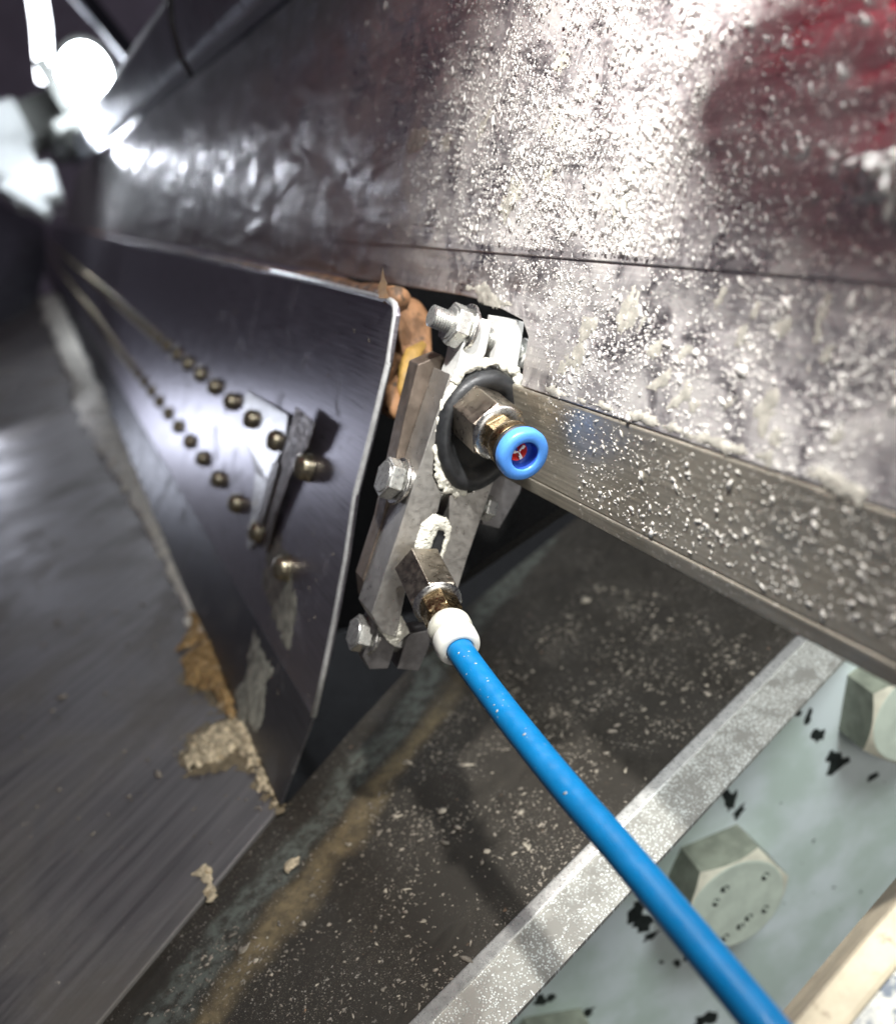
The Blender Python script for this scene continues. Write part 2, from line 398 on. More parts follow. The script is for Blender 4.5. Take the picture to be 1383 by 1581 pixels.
def hexhead(M, R_, H):
    seg = 96; ap = R_ * .866; rc = ap * .97; side = G(); ch = G(); top = G(); A_, B_2, C_2, D_2 = [], [], [], []
    for i in range(seg):
        t = 2 * PI * i / seg; h = ap / math.cos((t % (PI / 3)) - PI / 6); zt_ = H - (h - rc) * .62
        A_.append((h * math.cos(t), h * math.sin(t), 0)); B_2.append((h * math.cos(t), h * math.sin(t), zt_)); C_2.append((rc * math.cos(t), rc * math.sin(t), H)); D_2.append((rc * .97 * math.cos(t), rc * .97 * math.sin(t), H + .015))
    q = lambda n: [(i, (i + 1) % n, n + (i + 1) % n, n + i) for i in range(n)]
    side.add(A_ + B_2, q(seg), M); ch.add(B_2 + C_2, q(seg), M, True); top.add(C_2 + D_2, q(seg), M); top.add(D_2, [tuple(range(seg))], M)
    return side, ch, top
heads = [('pale green painted hex bolt head half hidden by the blue hose', 0), ('pale green painted hex bolt head below the support bar end, at the right edge', 1), ('pale green painted hex bolt head at the bottom edge below the speckled flange', -1)]
for lab, s_ in heads:
    cc_ = c0 + tu * per * s_; Mh = frame(cc_, tu, nt.cross(tu), nt) @ Matrix.Rotation(HEXROT + s_ * .35, 4, 'Z')
    hb = thing('hex_bolt', cc_, lab, 'bolt', 'painted hex bolts below the flange')
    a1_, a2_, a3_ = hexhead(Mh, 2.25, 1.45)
    obj('head_sides', a1_, m_side_shade, hb); obj('head_chamfer', a2_, m_cham, hb); obj('head_face', a3_, m_disc, hb)
    g = G(); g2 = G()
    for dx, dy, rz in ((-.55, .95, .3), (-.85, .45, 1.2), (1.05, .95, .9), (.55, -.75, .5), (.25, -1.05, .1), (-.35, -1.35, .8), (1.2, -.6, 1)):
        M2 = frame(cc_ + nt * 1.465, tu, nt.cross(tu), nt) @ Matrix.Rotation(-.75, 4, 'Z') @ Matrix.Translation((dx, dy, 0)) @ Matrix.Rotation(rz, 4, 'Z')
        g.prism([(-.17, -.07), (-.10, -.11), (.10, -.12), (.17, -.03), (.14, .10), (-.08, .12), (-.16, .06)], -.02, .012, M2)
        g2.prism([(-.03, -.13), (.07, -.12), (.09, .03), (.02, .12), (-.02, .02)], .01, .035, M2)
    obj('stamped_marks', g, m_chip, hb); obj('mark_ridges', g2, m_disc, hb)
g = G()
def chip(p, sz):
    n_ = 13; st = random.uniform(.4, 1); pl_ = []
    for j in range(n_):
        a2 = 2 * PI * j / n_; rj = sz * random.uniform(.5, 1.3); pl_.append((rj * math.cos(a2), rj * math.sin(a2) * st))
    g.prism(pl_, 0, .012, frame(p, tu, nt.cross(tu), nt) @ Matrix.Rotation(random.random() * 6, 4, 'Z'))
for x, y, sz in ((1128, 1238, .5), (1140, 1252, .35), (1120, 1228, .3), (985, 1400, .5), (992, 1425, .45), (1005, 1445, .4), (975, 1415, .3), (1045, 1487, .25), (1060, 1478, .3), (1020, 1485, .12), (1090, 1572, .5), (1075, 1585, .35),
                 (1245, 1110, .35), (1262, 1135, .3), (1292, 1180, .45), (1280, 1170, .3), (1345, 1200, .3), (1230, 1100, .25), (850, 1540, .2), (832, 1546, .3), (905, 1565, .35), (1286, 1370, .08), (1255, 1298, .1), (1205, 1240, .05), (1210, 1395, .05), (960, 1300, .2)):
    chip(TR.at(x, y), sz)
for i in range(30): chip(c0 + tu * random.uniform(-14, 9) + tv * random.uniform(0, 7), .03 + .06 * random.random() ** 3)
obj('paint_chips', g, m_chip, tray)['kind'] = 'stuff'

# cream beam in the corner
a0, a1 = P(1440, 1325, 17), P(1120, 1705, 15.5); bu = (a1 - a0).normalized(); bn = Vector((.35, .75, .55)).normalized()
bv = bn.cross(bu); bv = bv if bv.x > 0 else -bv
beam = thing('corner_beam', a1, 'cream painted beam with mottled blue grey top in the lower right corner', 'beam')
g = G(); g.box(-3, 12, 0, .8, -2.5, 0, frame(a0, bu, bv, bn)); obj('beam_edge', g, m_cream, beam, bevel=.12)
g = G(); g.box(-3, 12, .8, 7, -2.6, -.12, frame(a0, bu, bv, bn)); obj('beam_top', g, m_mott, beam, bevel=.05)

# ------------------------------------------------------------------ wall plate (upper right) with its crease
pl = PLATE
outline = [(98, 347), (300, 384), (553, 430), (714, 456), (746, 464), (778, 479), (806, 494), (815, 520), (808, 560), (804, 596)]
pts = [pl.at(*q) for q in outline]
pts += [dline(806, 596, 23.0, 1383), dline(806, 596, 23.0, 2300)]
far_hi = pl.at(520, -58); fh = pl.at(120, 266)
top_near = dline(520, -58, (pl.at(520, -58)).z * -1, 1500)
pts += [top_near, far_hi, fh]
wall = thing('wall_plate', pl.at(812, 598), 'dusty stainless wall plate filling the upper right, flecked with pale crumbs', 'steel plate')
wp = obj('plate_sheet', slab(pts, npl, .16), m_plate, wall, uvax=uvax(npl, -D), bevel=.03)
# overlapping upper sheet edge = crease
cr = [pl.at(98, 338, .045), dline(700, 384, -pl.at(700, 384, .045).z, 1500), dline(700, 384, -pl.at(700, 384, .045).z, 2000)]
z1 = -pl.at(520, -50, .045).z
pts2 = [pl.at(118, 341, .045), pl.at(300, 353, .045), pl.at(700, 385, .045), pl.at(1383, 438, .045), pl.at(2300, 509, .045),
        dline(520, -50, z1, 1500), pl.at(520, -50, .045), pl.at(120, 268, .045)]
obj('upper_sheet', slab(pts2, npl, .04), m_plate, wall, uvax=uvax(npl, -D), bevel=.02)
# support bar under the fold: face, lip
f0 = dline(806, 598, 23.05, 640); f1 = dline(806, 598, 23.05, 2300)
l0 = dline(867, 784, 22.7, 640); 
def onb(x, y, Z, x2): return dline(x, y, Z, x2)
bar = thing('support_bar', l0, 'dirty stainless bar below the wall plate with a bright lower crease', 'bar')
A = [dline(806, 599, 23.0, x) for x in (640, 2300)]
B_ = [dline(963, 812, 20.3, x) for x in (640, 2300)]
C_ = [dline(963, 838, 20.55, x) for x in (640, 2300)]
nb = D.cross(A[0] - B_[0]).normalized(); nb = nb if nb.z > 0 else -nb
obj('bar_face', slab([A[0], A[1], B_[1], B_[0]], nb, .15), m_bar, bar, uvax=uvax(nb, -D), bevel=.05)
nc = D.cross(B_[0] - C_[0]).normalized(); nc = nc if nc.z > 0 else -nc
obj('bar_lip', slab([B_[0] + nc * .02, B_[1] + nc * .02, C_[1], C_[0]], nc, .15), m_bar, bar, uvax=uvax(nc, -D), bevel=.05)

# ------------------------------------------------------------------ guard panel with screws
px = [(600, 463), (606, 466), (611, 474), (612, 486)]
pn = thing('guard_panel', PANEL.at(483, 1107), 'dark polished guard panel with two rows of dome screws running into the distance', 'panel')
up = [PANEL.at(*q) for q in px + [(600, 559), (574, 666), (549, 763), (535, 859), (518, 951), (503, 1024), (483, 1107)]]
up += [dline(483, 1107, 29.2, 66), dline(600, 463, -PANEL.at(600, 463).z, 80)]
obj('panel_sheet', slab(up, nq, .13), m_panel, pn, uvax=uvax(nq, -D), bevel=.03)
g = G(); ed_ = [PANEL.at(*q, -.035) for q in [(420, 419), (510, 440), (598, 463), (604, 465.5), (609, 470), (611, 478), (611, 488), (600, 559), (574, 666), (549, 763), (535, 859), (518, 951), (503, 1024), (484, 1106)]]
g.tube(ed_, .095, 12); obj('panel_rim', g, m_edge_glint, pn)  # tube added along the sheet edge to show its highlight
pb = P(432, 1243, 29.8)
lo = [pfold, pb, dline(432, 1243, 29.8, 66), dline(483, 1107, 29.2, 66)]
nl = D.cross(pfold - pb).normalized(); nl = nl if nl.z > 0 else -nl
obj('panel_foot', slab(lo, nl, .1), m_panel_low, pn, uvax=uvax(nl, -D), bevel=.02)
# screws
gS = G(); gS.lathe([(.44, 0), (.44, .05), (.39, .08), (.41, .14), (.40, .26), (.34, .38), (.22, .46), (.1, .49), (.001, .5)], None, 20, cap=False)
def to_w3(M): # rigid eye-frame matrix (cm) -> world matrix (m)
    R3 = ROT @ M.to_3x3(); o = W(M.translation); r = R3.to_4x4(); r.translation = o; return r
me = bpy.data.meshes.new('screw'); me.from_pydata([Vector(v) * .01 for v in gS.v], [], gS.f); me.materials.append(m_screw)
for p in me.polygons: p.use_smooth = True
proto = None; rest = G()
rows = [((478, 722), .002247, .000265), ((445, 877), .002430, .000273)]
for (x0, y0), a, st in rows:
    sl = (y0 - VY) / (x0 - VX)
    for i in range(80):
        dx = 1 / (a + st * i); x = VX + dx; y = VY + sl * dx
        if x < 76: break
        j = random.uniform(-.05, .05); p = PANEL.at(x, y) + D * j
        M = frame_z(p, nq + Vector((random.uniform(-.14, .14), random.uniform(-.14, .14), 0)), D)
        if i < 50:
            o = bpy.data.objects.new('screw', me) if proto is None else proto.copy()
            if proto is None: proto = o
            sc.collection.objects.link(o); o.parent = pn
            mw = to_w3(M @ Matrix.Rotation(random.random() * 6, 4, 'Z')); mw.translation -= pn.location; o.matrix_local = mw
            if i == 0: o.scale = (1.12, 1.12, 1.12)
        else: rest.add(gS.v, gS.f, M, True)
obj('distant_screws', rest, m_screw, pn)['kind'] = 'stuff'
# bent clip strips on the panel
clip = thing('bent_clip', PANEL.at(405, 850), 'bent bright and dark metal strip standing on the guard panel between the screw rows', 'clip')
def strip(rows_, th, mt, nm):
    """rows_ = [(x1,y1,off1,x2,y2,off2)...] across the strip"""
    g = G(); vs = []
    for (x1, y1, o1, x2, y2, o2) in rows_:
        vs += [PANEL.at(x1, y1, o1), PANEL.at(x2, y2, o2)]
    n = len(vs); vs2 = [v - nq * th for v in vs]
    fs = []
    for i in range(len(rows_) - 1):
        a = 2 * i; fs += [(a, a + 1, a + 3, a + 2), (n + a, n + a + 2, n + a + 3, n + a + 1), (a, a + 2, n + a + 2, n + a), (a + 1, n + a + 1, n + a + 3, a + 3)]
    fs += [(0, n, n + 1, 1), (n - 2, n - 1, 2 * n - 1, 2 * n - 2)]
    g.add(vs + vs2, fs); return obj(nm, g, mt, clip, bevel=.01)
strip([(381, 603, .05, 444, 641, .14), (374, 640, .05, 440, 682, .16), (382, 680, .05, 426, 712, .16), (394, 730, .05, 414, 745, .18), (388, 790, .04, 402, 800, .16), (379, 843, .04, 386, 850, .08)], .03, m_steel, 'bright_strip')
strip([(457, 628, .34, 486, 653, .36), (446, 668, .3, 475, 690, .32), (436, 700, .26, 456, 712, .28), (427, 740, .22, 441, 752, .24), (415, 785, .2, 426, 795, .2), (404, 838, .12, 412, 856, .12)], .04, m_brown, 'dark_strip')
strip([(422, 712, .33, 430, 716, .33), (412, 742, .3, 421, 748, .3), (401, 790, .26, 408, 796, .26), (388, 838, .14, 392, 846, .14)], .05, m_clamp, 'rolled_edge')

# orange body behind the panel
ob = thing('filler_block', PANEL.at(600, 640, -2), 'orange brown block showing between the guard panel and the clamp bracket', 'block')
zb = -PANEL.at(600, 640, -1.2).z
front = [(585, 458), (640, 462), (664, 478), (672, 520), (668, 560), (655, 600), (640, 640), (622, 655), (605, 640), (596, 600), (570, 620), (566, 470)]
fp = []
for i in range(len(front)):
    (x0, y0), (x1, y1), (x2, y2), (x3, y3) = front[i - 1], front[i], front[(i + 1) % len(front)], front[(i + 2) % len(front)]
    for j in range(6):
        t = j / 6; cr_ = lambda p0, p1, p2, p3: .5 * (2 * p1 + (p2 - p0) * t + (2 * p0 - 5 * p1 + 4 * p2 - p3) * t * t + (3 * p1 - p0 - 3 * p2 + p3) * t ** 3)
        fp.append((cr_(x0, x1, x2, x3), cr_(y0, y1, y2, y3)))
g = G(); a = [PANEL.at(x, y, -.5 - max(0, x - 600) * .022) for x, y in fp]; n = len(a); cen_ = sum(a, Vector()) / n
rings = [(.0, -.10), (.35, -.12), (.65, -.08), (.85, .0), (.96, .12), (1.0, .35), (1.02, 1), (1.0, 2.5), (1.0, 6), (1, 70)]; vs = []
for sc_, dz in rings:
    for p in a:
        q = cen_ + (p - cen_) * sc_ + D * dz; q += Vector((1, 1, 1)) * .05 * noise.noise(q * .9) + Vector((1, 0, 1)) * .03 * noise.noise(q * 3.7); vs.append(q)
g.add(vs, [(r * n + i, r * n + (i + 1) % n, (r + 1) * n + (i + 1) % n, (r + 1) * n + i) for r in range(len(rings) - 1) for i in range(n)], None, True)
obj('block_body', g, m_orange, ob)
g = G(); path = [PANEL.at(x, y, -.45 - max(0, x - 600) * .022) for x, y in ((655, 530), (638, 545), (630, 570), (626, 600), (628, 625))]
g.tube(path, [.10, .26, .30, .26, .1], 14, lump=.2, ls=2, flat=.5, up=(0, 0, 1)); obj('sealant_bead', g, m_ochre, ob)
g = G(); zt = 41
# ragged orange strip showing above the panel's top edge
a = []
for i in range(24):
    t = i / 23; x = 120 + t * 478; q = dline(600, 459, 26.0, x) - nq * .35; a.append(q + Vector((0, noise.noise((i * .7, 0, 0)) * .12, 0)))
g.tube(a, [.10 + .22 * (i / 23) for i in range(24)], 12, lump=.4, ls=1.2); obj('ragged_edge', g, m_orange, ob)
g = G(); g.prism([(-.12, -.1), (-.15, .2), (-.06, .42), (-.02, .75), (.03, .45), (.10, .3), (.08, .1), (.16, -.1)], 0, .03, frame_z(P(592, 455, 25.6), (.1, -.1, 1))); obj('torn_flake', g, simple('brown torn flake', (.13, .075, .035), .7), ob)

# ------------------------------------------------------------------ dried dough line between floor plate and panel
dough = thing('dough_bead', DECK.at(430, 1240), 'ragged cream and orange dried dough bead along the foot of the guard panel', 'dough')
def bead(ptsr, mt, nm, lump=.5, off=0, flat=.55):
    pp, rr_ = [], []
    for i in range(len(ptsr) - 1):
        (x1, y1, r1_), (x2, y2, r2_) = ptsr[i], ptsr[i + 1]; A1, A2 = DECK.at(x1, y1, off), DECK.at(x2, y2, off)
        m = max(3, int((A2 - A1).length / (.35 * max(.3, r1_))))
        m = min(m, 40)
        for j in range(m):
            t = j / m; pp.append(A1.lerp(A2, t)); rr_.append((r1_ * (1 - t) + r2_ * t) * (1 + .35 * noise.noise((len(pp) * .37, r1_ * 7, 0))))
    pp.append(DECK.at(*ptsr[-1][:2], off)); rr_.append(ptsr[-1][2] * .5)
    g = G(); g.tube(pp, rr_, 18, lump=lump, ls=1.6, flat=flat, up=nd); return obj(nm, g, mt, dough)
bead([(80, 465, 2.6), (130, 585, 1.5), (165, 665, 1.5), (205, 745, .8), (240, 815, .5), (272, 885, .25), (300, 950, .25), (318, 985, .3)], m_foamw, 'cream_bead', .5)
bead([(150, 520, .9), (162, 570, .8), (170, 610, .5)], m_foamo, 'side_lump', .4, .5)
def patch(poly, plane, h, mt, nm, parent=None, step=.09, rag=.22, rs=1.6, off=0, base_h=.3, **k):
    """ragged crust lying on a plane: height falls to nothing at an uneven edge"""
    n = plane.n; a = (-D - n * n.dot(-D)).normalized(); bb = n.cross(a); o0 = n * (n.dot(plane.p) + off)
    pp = [plane.at(*q, off) for q in poly]; pl2 = [(p.dot(a), p.dot(bb)) for p in pp]
    us = [p[0] for p in pl2]; vs_ = [p[1] for p in pl2]; nu = int((max(us) - min(us)) / step) + 5; nv = int((max(vs_) - min(vs_)) / step) + 5
    def sd(x, y):
        best = 1e9
        for i in range(len(pl2)):
            x1, y1 = pl2[i]; x2, y2 = pl2[i - 1]; dx, dy = x2 - x1, y2 - y1; t = max(0, min(1, ((x - x1) * dx + (y - y1) * dy) / (dx * dx + dy * dy + 1e-9)))
            best = min(best, (x - x1 - t * dx) ** 2 + (y - y1 - t * dy) ** 2)
        return best ** .5 * (1 if inpoly(x, y, pl2) else -1)
    H = {}; g = G()
    for i in range(nu):
        for j in range(nv):
            u = min(us) + (i - 2) * step; v = min(vs_) + (j - 2) * step; q = Vector((u * rs, v * rs, h * 9))
            d = sd(u, v) + rag * (noise.noise(q) + .5 * noise.noise(q * 2.3) + .35 * noise.noise(q * 5))
            if d > -step * .5:
                e = min(1, max(0, d) / (.18 + h * .5)); hh = h * (e ** .6) * (base_h + (1 - base_h) * (.5 + .5 * noise.noise(q * 2 + Vector((9, 0, 0)))) + .35 * noise.noise(q * 5.5) + .2 * noise.noise(q * 12))
                H[(i, j)] = len(g.v); g.v.append(o0 + a * u + bb * v + n * (max(0, hh) + .004 if d > 0 else -.01))
    for (i, j), kx in H.items():
        q = [H.get((i, j)), H.get((i + 1, j)), H.get((i + 1, j + 1)), H.get((i, j + 1))]
        if None not in q: g.f.append(tuple(q)); g.smooth.append(True)
    return obj(nm, g, mt, parent, **k)
z7 = lambda L: [(100 + .3615 * x, 850 + .3615 * y) for x, y in L]
patch(z7([(510, 880), (560, 800), (640, 750), (740, 735), (790, 740), (830, 800), (850, 900), (880, 990), (925, 1095), (880, 1075), (830, 1010), (790, 920), (740, 860), (690, 900), (600, 930), (520, 935)]), DECK, .34, m_foam, 'cream_smear', dough, .045, .34, 2.6, 0, .15)
patch(z7([(480, 890), (530, 780), (640, 720), (760, 700), (850, 800), (940, 1110), (870, 1090), (800, 960), (720, 930), (600, 970), (510, 960)]), DECK, .012, m_film, 'cream_stain', dough, .05, .5, 2.2, 0, .5)
patch(z7([(520, 480), (600, 380), (680, 420), (740, 650), (740, 740), (640, 680), (540, 610), (490, 560)]), DECK, .012, m_film, 'cream_stain', dough, .05, .5, 2.2, 0, .5)
patch([(196, 700), (205, 745), (220, 785), (236, 830), (260, 900), (282, 955), (300, 985), (312, 975), (292, 925), (276, 880), (262, 840), (256, 800), (240, 760), (225, 725), (210, 700)], DECK, .5, m_foamw, 'cream_crust', dough, .16, .45, .9, -.1)
patch(z7([(500, 460), (560, 430), (600, 390), (660, 400), (680, 470), (690, 560), (735, 660), (730, 740), (690, 720), (650, 640), (620, 610), (560, 580), (515, 575), (520, 510)]), DECK, .45, m_foamo, 'orange_lump', dough, .07)
patch(z7([(520, 270), (560, 260), (620, 320), (640, 380), (600, 400), (560, 390), (540, 420), (480, 430), (530, 350)]), DECK, .3, m_foamo, 'brown_lump', dough, .08)
LOW = Plane(pb, nl)
patch(z7([(810, 340), (850, 420), (905, 520), (860, 560), (850, 700), (825, 800), (780, 760), (745, 700), (720, 640), (780, 500)]), LOW, .05, m_dustf, 'grey_smear', dough, .08, .3, 1.2)
z2 = lambda L: [(.506 * x, 1100 + .506 * y) for x, y in L]
flk = thing('dough_flake', DECK.at(320, 1370), 'pale torn dough flake lying across the seam of the floor plate', 'flake')
patch(z2([(585, 495), (635, 445), (650, 500), (662, 560), (650, 595), (610, 550), (625, 530), (615, 500)]), DECK, .08, m_foam, 'flake_body', flk, .05, .12, 2.5)
flk = thing('dough_flake', DECK.at(445, 1330), 'small cream dough flake at the upper end of the ochre streak', 'flake')
patch(z2([(868, 470), (885, 445), (912, 440), (905, 460), (890, 480), (875, 495)]), DECK, .08, m_foam, 'flake_body', flk, .04, .1, 2.5)

# ------------------------------------------------------------------ clamp bracket
c = Vector((.4, -.3, .87)).normalized(); b = Vector((.844, -.249, -.474)); b = (b - c * c.dot(b)).normalized(); a_ = c.cross(b)
ORG = P(690, 765, 24.0); BM = frame(ORG, b, a_, c)
BI = BM.inverted(); FP = Plane(ORG, c)
def loc(x, y, z=0):
    """pixel -> bracket-frame x,y on the plane z"""
    q = BI @ Plane(ORG + c * z, c).at(x, y); return (q.x, q.y)
br = thing('clamp_bracket', BM @ Vector((0, -4.6, -1)), 'two steel clamp bars bolted together around a black rubber seal and white paste', 'bracket')
left_bar = [loc(*q) for q in ((695, 577), (699, 590), (680, 640), (671, 690), (668, 735), (682, 765), (676, 790), (655, 820), (640, 885), (626, 915), (612, 985), (590, 978), (577, 955), (573, 948))]
g = G(); g.prism(left_bar, -1.05, 0, BM); lb = obj('clamp_bar', g, m_clamp, br, bevel=.025)
right_bar = [loc(*q) for q in ((782, 600), (784, 640), (776, 700), (762, 745), (741, 805), (722, 860), (702, 925), (672, 925), (662, 900), (676, 870), (690, 830), (693, 805), (694, 765), (730, 760), (755, 720), (765, 600))]
g = G(); g.prism(right_bar, -1.05, 0, BM); obj('clamp_bar', g, m_clamp, br, bevel=.025)
# upper ears
g = G(); g.prism([loc(*q, -.15) for q in ((728, 488), (760, 496), (750, 545), (742, 562), (715, 575), (700, 585), (708, 560), (718, 515))], -1.0, -.15, BM); obj('clamp_ear', g, m_ear_lit, br, bevel=.03)
g = G(); g.prism([loc(*q, -.15) for q in ((776, 492), (810, 497), (806, 524), (800, 560), (797, 585), (790, 596), (775, 580), (762, 560))], -1.0, -.15, BM); obj('clamp_ear', g, m_ear_lit, br, bevel=.03)
# lower feet
g = G(); g.prism([loc(*q, -.4) for q in ((578, 955), (606, 990), (611, 998), (599, 1033), (570, 1034), (560, 1015), (568, 985))], -1.1, -.4, BM); obj('clamp_foot', g, m_clampd, br, bevel=.03)
g = G(); g.prism([loc(*q, -.4) for q in ((628, 985), (634, 978), (668, 972), (662, 1000), (646, 1037), (613, 1033), (622, 1003))], -1.1, -.4, BM); obj('clamp_foot', g, m_clampd, br, bevel=.03)
# back plates and side block
g = G(); g.prism([loc(*q, -1.3) for q in ((640, 560), (676, 545), (690, 560), (700, 600), (660, 740), (600, 930), (560, 925), (556, 890), (585, 800), (620, 640))], -1.7, -1.06, BM); obj('back_plate', g, m_brown, br, bevel=.03)
g = G(); g.prism([loc(*q, -1.2) for q in ((790, 590), (812, 602), (836, 634), (818, 684), (800, 760), (768, 815), (742, 808), (745, 740), (770, 660))], -1.6, -1.1, BM); obj('back_plate', g, m_clampd, br, bevel=.03)
# sealant: round the seal, and in the slot
def bead_loc(pp, rad, lump=.7, z=0, flat=.6, sub=9, seg=18, ls=6):
    q = []; rr_ = []
    for i in range(len(pp) - 1):
        A1 = Vector((*loc(*pp[i], z), z)); A2 = Vector((*loc(*pp[i + 1], z), z))
        for j in range(sub): q.append(A1.lerp(A2, j / sub)); rr_.append(rad * (1 + .3 * noise.noise((len(q) * .5, rad * 30, 1))))
    q.append(Vector((*loc(*pp[-1], z), z))); rr_.append(rad * .6)
    q = [BM @ p for p in q]; g = G(); g.tube(q, rr_, seg, lump=lump, ls=ls, flat=flat, up=c); return g
g = bead_loc([(703, 590), (688, 620), (679, 655), (675, 700), (679, 735), (692, 755), (712, 757)], .11); obj('paste_bead', g, m_caulk, br)
g = bead_loc([(700, 592), (715, 572), (742, 560), (770, 560), (795, 572), (802, 600)], .115, z=.02); obj('paste_bead', g, m_caulk, br)
g = bead_loc([(678, 728), (686, 748), (700, 757), (720, 758)], .15); obj('paste_bead', g, m_caulk, br)
z9 = lambda L: [(480 + .2892 * x, 720 + .2892 * y) for x, y in L]
patch(z9([(528, 590), (540, 500), (556, 400), (585, 310), (650, 252), (722, 268), (752, 330), (742, 390), (705, 490), (662, 590), (650, 575), (688, 480), (716, 380), (708, 342), (680, 342), (652, 400), (622, 500), (592, 590)]), FP, .10, m_caulk, 'paste_bead', br, .022, .03, 4, 0, .5)
patch(z9([(355, 860), (400, 875), (440, 815), (470, 785), (505, 830), (525, 890), (480, 930), (450, 965), (400, 925)]), FP, .10, m_caulk, 'paste_bead', br, .022, .03, 4, -.1, .5)
g = G(); g.prism([loc(*q, -.05) for q in ((655, 888), (664, 850), (676, 815), (686, 812), (688, 830), (680, 860), (668, 890))], -.9, -.06, BM); obj('slot_gasket', g, m_rubber, br)
# rubber seal: obround ring following the outline, dished inside
oc = Vector(loc(738, 662)); 
ring = [(672, 690), (676, 645), (690, 612), (712, 588), (740, 573), (768, 572), (790, 585), (799, 608), (800, 640), (795, 680), (780, 720), (755, 745), (728, 757), (700, 752), (682, 728)]
rl = [Vector(loc(*q)) for q in ring]
def smooth_loop(P_, n):
    out = []; m = len(P_)
    for i in range(m):
        p0, p1, p2, p3 = P_[i - 1], P_[i], P_[(i + 1) % m], P_[(i + 2) % m]
        for j in range(n):
            t = j / n; out.append(.5 * ((2 * p1) + (p2 - p0) * t + (2 * p0 - 5 * p1 + 4 * p2 - p3) * t * t + (3 * p1 - p0 - 3 * p2 + p3) * t ** 3))
    return out
sl_ = smooth_loop(rl, 6); cen = sum(sl_, Vector((0, 0))) / len(sl_)
g = G(); prof = [(1.0, -.6), (1.0, .02), (.985, .14), (.94, .24), (.86, .29), (.78, .27), (.70, .17), (.64, .02), (.58, -.1), (.3, -.12), (.02, -.12)]
n = len(sl_); vs = []; fs = []
for s_, z in prof:
    for p in sl_:
        q = cen + (p - cen) * s_; vs.append((q.x, q.y, z))
for j in range(len(prof) - 1):
    for i in range(n):
        kx = (i + 1) % n; fs.append((j * n + i, j * n + kx, (j + 1) * n + kx, (j + 1) * n + i))
g.add(vs, fs, BM, True); obj('rubber_seal', g, m_rubber, br)
# bolts
def hexg(r, z0, z1, M, rot=0):
    g = G(); ap = r * .866
    g.lathe([(r * .96, z0), (r, z0 + .04), (r, z1 - .05), (r * .93, z1)], M, 6, False, rot); return g
def bolt(yc, zc, nutx, headx, r=.40, hr=.36, hm=None, thread=.35, endout=.0, shank=True, rr_=.21):
    M = BM @ Matrix.Translation((0, yc, zc)) @ Matrix.Rotation(PI / 2, 4, 'Y')   # local z -> +x (b)
    g = hexg(hr, headx, headx + .30, M, .2); bo = obj('bolt', g, hm or m_bolt, br, bevel=.015)
    pr = []; z = nutx - endout
    g = G(); k = int((headx - z) / .07)
    pr = [(rr_ * .8, z)]
    for i in range(k): pr += [(rr_, z + .03 + i * .07), (rr_ * .86, z + .065 + i * .07)]
    pr += [(rr_ * .8, headx)]
    g.lathe(pr, M, 28, False); obj('thread', g, m_bolt, bo)
    g = hexg(r, nutx + .0, nutx + .38, M, .25); g.lathe([(r * .72, nutx - .03), (r * .78, nutx + .02)], M, 28); obj('nut', g, m_bolt, bo, bevel=.015)
    g = G(); g.lathe([(r * 1.12, nutx + .39), (r * 1.16, nutx + .42), (r * 1.16, nutx + .47), (r * 1.1, nutx + .49)], M, 32); g.lathe([(r * 1.0, nutx + .50), (r * 1.0, nutx + .57)], M, 32); obj('washer', g, m_steel, bo)
def locx(x, y, z): q = loc(x, y, z); return q
q = loc(704, 512, -.55); q2 = loc(806, 535, -.55)
bolt((q[1] + q2[1]) / 2, -.55, q[0] - .25, q2[0] + .02, .56, .40, m_ear_lit, endout=.55, rr_=.28)  # top bolt head shares the ears' colour, paled as if lit
q = loc(602, 757, -.6); q2 = loc(756, 768, -.6)
bolt((q[1] + q2[1]) / 2, -.6, q[0] - .3, q2[0] - .12, .54, .36, endout=.02)
q = loc(557, 978, -.8); bolt(q[1], -.8, q[0] - .2, q[0] + .9, .50, .3, endout=.02)

# ------------------------------------------------------------------ push-in fittings
def fitting(base, tip, nm, label, collar_m, up=True):
    B0, T0 = base, tip; z = (T0 - B0); L = z.length; z.normalize()
    M = frame_z(B0, z, (.95, .25, 0)); t = thing(nm, B0, label, 'air fitting')
    return t, M, L
# upper: open blue push-in
ax1 = Vector((.40, -.46, .79)).normalized()
tip1 = P(811, 705, 21.4); base1 = tip1 - ax1 * 2.85
t1, M1, L1 = fitting(base1, tip1, 'air_fitting', 'open push-in air fitting with light blue release ring and red inside', m_blue)
g = hexg(.77, 0.0, 1.50, M1, .35); obj('hex_adapter', g, m_nickel, t1, bevel=.02)
g = G(); g.lathe([(.70, 1.49), (.66, 1.56), (.50, 1.57)], M1, 40); obj('chamfer_ring', g, m_steel, t1)
g = hexg(.50, 1.56, 1.98, M1, .1); g.lathe([(.44, 1.9), (.44, 2.05)], M1, 36); obj('fitting_body', g, m_brass, t1, bevel=.02)
g = G(); g.lathe([(.46, 1.98), (.56, 2.02), (.58, 2.1), (.58, 2.32), (.56, 2.36), (.52, 2.38)], M1, 44); obj('body_sleeve', g, m_brass, t1)
g = G(); g.lathe([(.54, 2.37), (.61, 2.40), (.61, 2.48), (.56, 2.5)], M1, 44); obj('seal_ring', g, m_black, t1)
g = G(); g.lathe([(.50, 2.48), (.60, 2.51), (.63, 2.58), (.635, 2.74), (.61, 2.81), (.55, 2.85), (.38, 2.85), (.345, 2.83), (.34, 2.79), (.33, 2.3)], M1, 56, cap=False); col1 = obj('release_ring', g, m_blue, t1)
g = G(); g.lathe([(.328, 2.81), (.325, 2.6), (.31, 2.52), (.001, 2.51)], M1, 44, cap=False); obj('ring_bore', g, m_bluein, col1)
